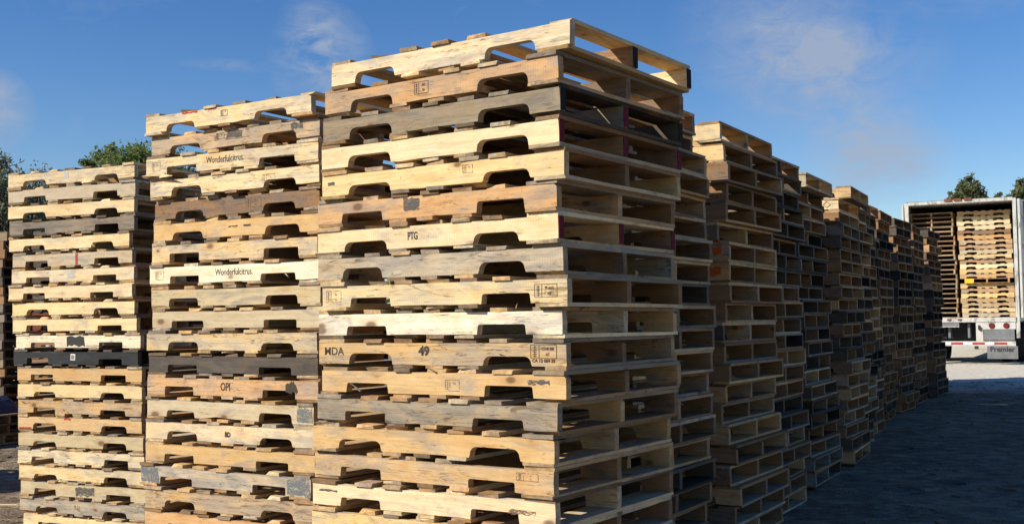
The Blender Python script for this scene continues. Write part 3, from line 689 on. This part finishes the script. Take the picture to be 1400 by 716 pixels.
# mud flap with lettering, wheels
for x, s in ((-.90, 0), (.88, 1)):
    fl = part('mud_flap', MB().box(x-.34, x+.34, .02 if not s else -.058, .03 if not s else -.048, .13, FLOOR-.692), plain('flap_rubber_%d' % s, (.15, .155, .16) if s else (.03, .03, .03), .8, dirt=.3))
    if s:
        tm = obj('flap_lettering', text_mesh('flap_lettering', 'Premier', .17, .006, LABEL_BLACK), None, fl, (x, -.0595, FLOOR-.775), (math.pi/2, 0, 0))
for y in (1.9, 3.2):
    part('axle', MB().tube((-1.1, y, .50), (1.1, y, .50), .07), STEEL)
    for x in (-1.16, -.83, .83, 1.16):
        wheel = empty('wheel', (x, y, .5)); wheel.parent = T
        tb = MB(); prof = ((-.14, .36), (-.14, .46), (-.10, .5), (.10, .5), (.14, .46), (.14, .36)); n = 24
        for k in range(n):
            a = 2*math.pi*k/n
            for (px_, r_) in prof: tb.v.append((px_, r_*math.cos(a), r_*math.sin(a))); tb.t.append(0.)
        for k in range(n):
            for q in range(len(prof)): 
                q2 = (q+1) % len(prof); k2 = (k+1) % n
                tb.f.append((k*6+q, k2*6+q, k2*6+q2, k*6+q2))
        part('tyre', tb, RUBBER, wheel); part('rim', MB().tube((-.08, 0, 0), (.08, 0, 0), .36, n=20), RIM, wheel)
part('landing_gear', MB().box(-.9, -.78, 11.5, 11.62, .05, FLOOR-.15).box(.78, .9, 11.5, 11.62, .05, FLOOR-.15), STEEL)
part('nose_support', MB().box(-.5, .5, 12.8, 13.4, 0, FLOOR-.15), STEEL)
# doors swung back along the sides
def door(side, ang):
    d = empty('door', (side*(hw+.02), -.005, 0), (0, 0, 0)); d.parent = T; d.rotation_euler.z = side*ang
    s = side
    wdt = 1.22; x0, x1 = (0.012, .012+.05) if s > 0 else (-.062, -.012)
    part('door_panel', MB().box(x0, x1, .02, wdt, FLOOR-.02, top-.02), WHITEP, d)
    xx0, xx1 = (x1+.001, x1+.03) if s > 0 else (x0-.03, x0-.001)
    for y in (.45, .85): part('lock_rod', MB().tube(((xx0+xx1)/2, y, FLOOR), ((xx0+xx1)/2, y, top-.05), .017, n=8), STEEL, d)
    for z in (.3, 1.0, 1.7, 2.4): part('hinge', MB().box(xx0-.001*s, xx1, -.01, .16, FLOOR+z-.04, FLOOR+z+.04), GREYP, d)
    part('door_edge', MB().box(x0-.004, x1+.004, wdt+.001, wdt+.03, FLOOR-.02, top-.02), RUBBER, d)
door(1, R(-8)); door(-1, R(-4))

def trailer_stack(x0, y0, end_on, n, where, group, tones):
    Mx = Matrix.Translation((tp.x, tp.y, tz)) @ Matrix.Rotation(-T_YAW, 4, 'Z')
    for i in range(n):
        fr = i/(n-1)
        p = Mx @ Vector((x0 + .05*fr*(1 if not end_on else 1) + rng.gauss(0, .016), y0 + rng.gauss(0, .015), FLOOR + (n-1-i)*PH))
        tn = tones[i % len(tones)]; turned = (not end_on and i == 14)
        o = obj('pallet', rng.choice(JOINED), None, None, p, (0, 0, -T_YAW + (math.pi/2 if end_on or turned else 0) + rng.gauss(0, .01)), vary(PALETTE[tn], .08))
        if turned: obj('end_paint', MB().box(-PL/2 - .006, -PL/2 - .004, .30, PW/2, .004, PH-.004).mesh('end_paint', plain('yellow_paint', (.75, .45, .03), .6)), None, o)
        tag(o, f'pallet turned end-on with a yellow painted end, among {where}' if turned else f'{WORDS[tn]} pallet, {ORD[i+1]} from the top of {where}' if i else f'{WORDS[tn]} pallet, topmost of {where}', 'pallet', group)
trailer_stack(.50, .95, False, 22, 'the side-on stack inside the trailer', 'pallets side-on in the trailer', ['tan', 'yellow', 'pale', 'pale', 'brown', 'orange', 'tan', 'orange', 'palegrey', 'yellow', 'orange', 'pale', 'yellow', 'tan', 'orange', 'yellow', 'orange', 'yellow', 'tan', 'yellow', 'pale', 'yellow'])
trailer_stack(-.70, 1.0, True, 22, 'the end-on stack inside the trailer', 'pallets end-on in the trailer', ['tan', 'brown', 'tan', 'palegrey', 'tan', 'brown'])

# ------------------------------------------------------------ trees
def leaf_material(name, c0, c1):
    m, t, b = new_mat(name); g = G(t)
    geo = g.n('ShaderNodeNewGeometry'); P = g.n('ShaderNodeTexCoord').outputs['Object']
    n = g.noise(P, 1.4, 3); ri = geo.outputs['Random Per Island']
    c = g.mix(g.m('ADD', g.m('MULTIPLY', n, .5), g.m('MULTIPLY', ri, .5)), (*c0, 1), (*c1, 1))
    g.put(c, b.inputs['Base Color']); b.inputs['Roughness'].default_value = .6; b.inputs['Specular IOR Level'].default_value = .3
    tl = g.n('ShaderNodeBsdfTranslucent'); g.put(c, tl.inputs['Color'])
    mx = g.n('ShaderNodeMixShader'); mx.inputs[0].default_value = .45
    out = [n for n in t.nodes if n.type == 'OUTPUT_MATERIAL'][0]
    t.links.new(b.outputs[0], mx.inputs[1]); t.links.new(tl.outputs[0], mx.inputs[2]); t.links.new(mx.outputs[0], out.inputs['Surface'])
    return m
BARK = plain('bark', (.10, .075, .055), .95, var=.35, nscale=9, bump=.6)
GREEN = leaf_material('green_leaves', (.10, .145, .035), (.21, .26, .085))
OLIVE = leaf_material('olive_leaves', (.085, .105, .045), (.19, .205, .095))
DULL = leaf_material('grey_green_leaves', (.14, .16, .10), (.26, .27, .18))
def tree(name, base, height, rx, label, mat, leaf, nclump, per, crown_lo=.3, group='trees beyond the yard', seed=1, upright=.5):
    r = random.Random(seed)
    root = empty(name, base); tag(root, label, 'tree', group)
    tr = MB(); th = height*.62
    pts = [Vector((0, 0, -.2))]
    for i in range(1, 6): pts.append(Vector((r.uniform(-.04, .04)*height*.5, r.uniform(-.04, .04)*height*.5, th*i/5)))
    r0 = height*.022
    for i in range(5): tr.tube(pts[i], pts[i+1], r0*(1-.15*i), r0*(1-.15*(i+1)), 8, i == 0)
    cents = []
    zc = height*(crown_lo+1)/2; hz = height*(1-crown_lo)/2
    for k in range(nclump):
        while True:
            d = Vector((r.uniform(-1, 1), r.uniform(-1, 1), r.uniform(-1, 1)))
            if d.length < 1 and d.length > .25: break
        wz = d.z; taper = (1 - .35*max(0, wz)) * (1 + .12*math.sin(5*math.atan2(d.y, d.x)+seed))
        c = Vector((d.x*rx*taper, d.y*rx*taper, zc + wz*hz)); cents.append(c)
        if k % 3 == 0:
            q = pts[2 + r.randrange(4)]
            mid = q.lerp(c, .5) + Vector((0, 0, .06*height*r.random()))
            tr.tube(q, mid, r0*.4, r0*.25, 5, False); tr.tube(mid, c, r0*.25, r0*.08, 5, False)
    obj('trunk', tr.mesh('trunk', BARK), None, root)
    v = []; f = []
    for c in cents:
        cr = rx*r.uniform(.16, .34)
        for j in range(per):
            d = Vector((r.gauss(0, .5), r.gauss(0, .5), r.gauss(0, .42)))
            if d.length > 1.1: d *= 1.1/d.length
            d *= cr
            p = c + d; s = leaf*r.uniform(.6, 1.4)
            a = Vector((r.gauss(0, 1), r.gauss(0, 1), r.gauss(0, 1) + upright)).normalized(); b = a.orthogonal().normalized()
            b = (Matrix.Rotation(r.uniform(0, 6.28), 3, a) @ b); n = len(v)
            side = a.cross(b)
            v += [tuple(p - b*s*.9), tuple(p + side*s*.42), tuple(p + b*s), tuple(p - side*s*.42 + a*s*.15)]
            f.append((n, n+1, n+2, n+3))
    me = bpy.data.meshes.new('crown'); me.from_pydata(v, [], f); me.materials.append(mat); me.update()
    obj('crown', me, None, root)
def tree_at(px, py_top, Y, name, rx, label, mat, leaf, nclump, per, lo=.3, seed=1, **k):
    p = at(px, py_top, Y); g = ground_z(p.x, p.y)
    tree(name, (p.x, p.y, g), p.z - g, rx, label, mat, leaf, nclump, per, lo, seed=seed, **k)
tree_at(1323, 238, 82, 'oak_tree', 1.45, 'round dark green tree rising behind the trailer roof', OLIVE, .17, 150, 60, .45, 3)
tree_at(1398, 244, 86, 'oak_tree', 1.5, 'broad olive tree behind the open trailer door', OLIVE, .18, 150, 60, .45, 5)
tree_at(1368, 261, 95, 'oak_tree', .8, 'small tree between the two taller trees behind the trailer', OLIVE, .16, 90, 50, .4, 8)
tree_at(1298, 264, 95, 'oak_tree', .5, 'low brownish tree peeping above the trailer header', OLIVE, .16, 80, 40, .4, 9)
tree_at(186, 197, 34, 'leafy_tree', 1.5, 'bright green tree standing behind the charcoal pallet stack', GREEN, .07, 240, 110, .35, 11)
tree_at(150, 202, 36, 'leafy_tree', 1.0, 'slim upright green tree beside the bright green one', GREEN, .07, 160, 100, .4, 12)
tree_at(122, 209, 35, 'leafy_tree', .55, 'smallest of the green trees behind the charcoal pallet stack', GREEN, .065, 80, 90, .5, 13)
tree_at(228, 200, 37, 'leafy_tree', 1.5, 'olive green tree behind the middle sunlit stack', OLIVE, .07, 180, 100, .4, 14)
tree_at(0, 214, 25, 'willow_tree', 1.5, 'grey green willowy tree at the yard edge above the dark stacks', DULL, .05, 260, 150, .10, 15)
tree_at(52, 238, 31, 'willow_tree', 1.4, 'lower grey green bushy tree beside the willowy one', DULL, .055, 220, 130, .1, 16)
tree_at(-120, 200, 29, 'willow_tree', 2.0, 'wide grey green tree past the half-height stack', DULL, .075, 160, 70, .15, 17)

# a far-off belt of woods that closes the horizon (seen only from other places in the yard)
wr = random.Random(21); wv = []; wf = []
for k in range(520):
    a = R(wr.uniform(-62, 62)); d = wr.uniform(118, 150); hgt = wr.uniform(3.2, 6.2); rad = wr.uniform(2.0, 3.6)
    cx, cy = d*math.sin(a), d*math.cos(a)
    for j in range(60):
        q = Vector((wr.gauss(0, .45), wr.gauss(0, .45), 0)); zz = wr.random()**.8
        p = Vector((cx + q.x*rad, cy + q.y*rad, .3 + hgt*zz*(1 - .25*q.length))); sz = wr.uniform(.22, .5)
        n_ = Vector((wr.gauss(0, 1), wr.gauss(0, 1), wr.gauss(0, 1) + .4)).normalized(); b_ = n_.orthogonal().normalized(); c_ = n_.cross(b_); i0 = len(wv)
        wv += [tuple(p - b_*sz), tuple(p + c_*sz*.6), tuple(p + b_*sz), tuple(p - c_*sz*.6)]; wf.append((i0, i0+1, i0+2, i0+3))
wm = bpy.data.meshes.new('far_woods'); wm.from_pydata(wv, [], wf); wm.materials.append(OLIVE); wm.update()
tag(obj('far_woods', wm), 'far belt of low green woods along the horizon', 'woods', kind='stuff')

# ------------------------------------------------------------ small things
TARP = plain('blue_tarp', (.014, .028, .065), .5, var=.3, nscale=8)  # blue darkened to put shade into the tarp's colour
tb = MB(); nxx, nyy = 14, 10; top0 = low[0][0].location
for j in range(nyy):
    for i in range(nxx):
        x = (i/(nxx-1)-.5)*1.0; y = (j/(nyy-1)-.5)*.8
        e = min(1, 5*(.5-abs(x)/1.0))*min(1, 5*(.5-abs(y)/.8))
        tb.v.append((x, y, .01 + e*(.20 + .06*mnoise.noise(Vector((x*4, y*4, 1))) + .03*mnoise.noise(Vector((x*11, y*11, 3)))))); tb.t.append(0.)
for j in range(nyy-1):
    for i in range(nxx-1): tb.f.append((j*nxx+i, j*nxx+i+1, (j+1)*nxx+i+1, (j+1)*nxx+i))
nb = len(tb.v)
tb.f.append(tuple([i for i in range(nxx)][::-1] + [j*nxx for j in range(1, nyy)] + [(nyy-1)*nxx+i for i in range(1, nxx)] + [j*nxx+nxx-1 for j in range(nyy-2, 0, -1)]))
o = obj('tarp', tb.mesh('tarp', TARP), None, None, (top0.x, top0.y, top0.z + PH), (0, 0, -.4)); tag(o, 'crumpled blue tarp lying on the low pile of pallets', 'tarp')

def ground_at(px, py):
    d = pixel_dir(px, py); z = 0.
    for _ in range(20):
        k = (z - EYE)/d.z; p = Vector((0, 0, EYE)) + d*k; z = ground_z(p.x, p.y) + ground_relief(p.x, p.y)
    return p
def scrap(px, py, ln, wd, rot, col, label, mat=None):
    p = ground_at(px, py); m = MB().box(-ln/2, ln/2, -wd/2, wd/2, 0, .015, j=.006)
    m.box(ln*.2, ln*.42, -wd*.2, wd*.2, .0151, .022, j=.001)
    o = obj('wood_scrap', m.mesh('wood_scrap', mat or WOOD), None, None, (p.x, p.y, p.z - .002), (0, 0, rot), col); tag(o, label, 'scrap')
scrap(1356, 553, .42, .07, -.35, WHITE, 'pale broken board lying in the shaded lane')
scrap(1314, 662, .06, .04, .5, BLACKISH, 'small dark scrap on the shaded lane')
scrap(14, 691, .24, .03, .1, PALE, 'pale splintered stick on the sand by the charcoal pallet stack')
scrap(1228, 588, .34, .06, -.3, BROWN, 'dark board end lying beside the shaded row')

chips = MB()
for k in range(380):
    y = rng.uniform(6.5, 21); lane = abs(rng.gauss(0, 1.1)) if k % 3 else rng.uniform(0, 5)
    x = 1.45 + .43*(y-6.0) + .15 + lane
    M = Matrix.Translation((x, y, ground_z(x, y) + ground_relief(x, y) + .002)) @ Matrix.Rotation(rng.uniform(0, 6.28), 4, 'Z') @ Matrix.Rotation(rng.uniform(-.15, .15), 4, 'X')
    l = rng.uniform(.012, .05)*(2.2 if rng.random() < .06 else 1); chips.box(-l, l, -l*rng.uniform(.12, .4), l*.2, 0, rng.uniform(.004, .010), rng.uniform(-.6, .1), .002, M)
for k in range(250):
    y = rng.uniform(8.5, 14.5); x = -.43*y + rng.uniform(-1.6, .2)
    M = Matrix.Translation((x, y, ground_z(x, y) + ground_relief(x, y) + .002)) @ Matrix.Rotation(rng.uniform(0, 6.28), 4, 'Z')
    l = rng.uniform(.012, .05); chips.box(-l, l, -l*rng.uniform(.12, .4), l*.2, 0, rng.uniform(.004, .010), rng.uniform(-.6, .1), .002, M)
tag(obj('wood_chips', chips.mesh('wood_chips', WOOD), None, None, color=(.30, .24, .16)), 'splinters and chips of wood scattered over the yard', 'wood chips', kind='stuff')
build_rest()
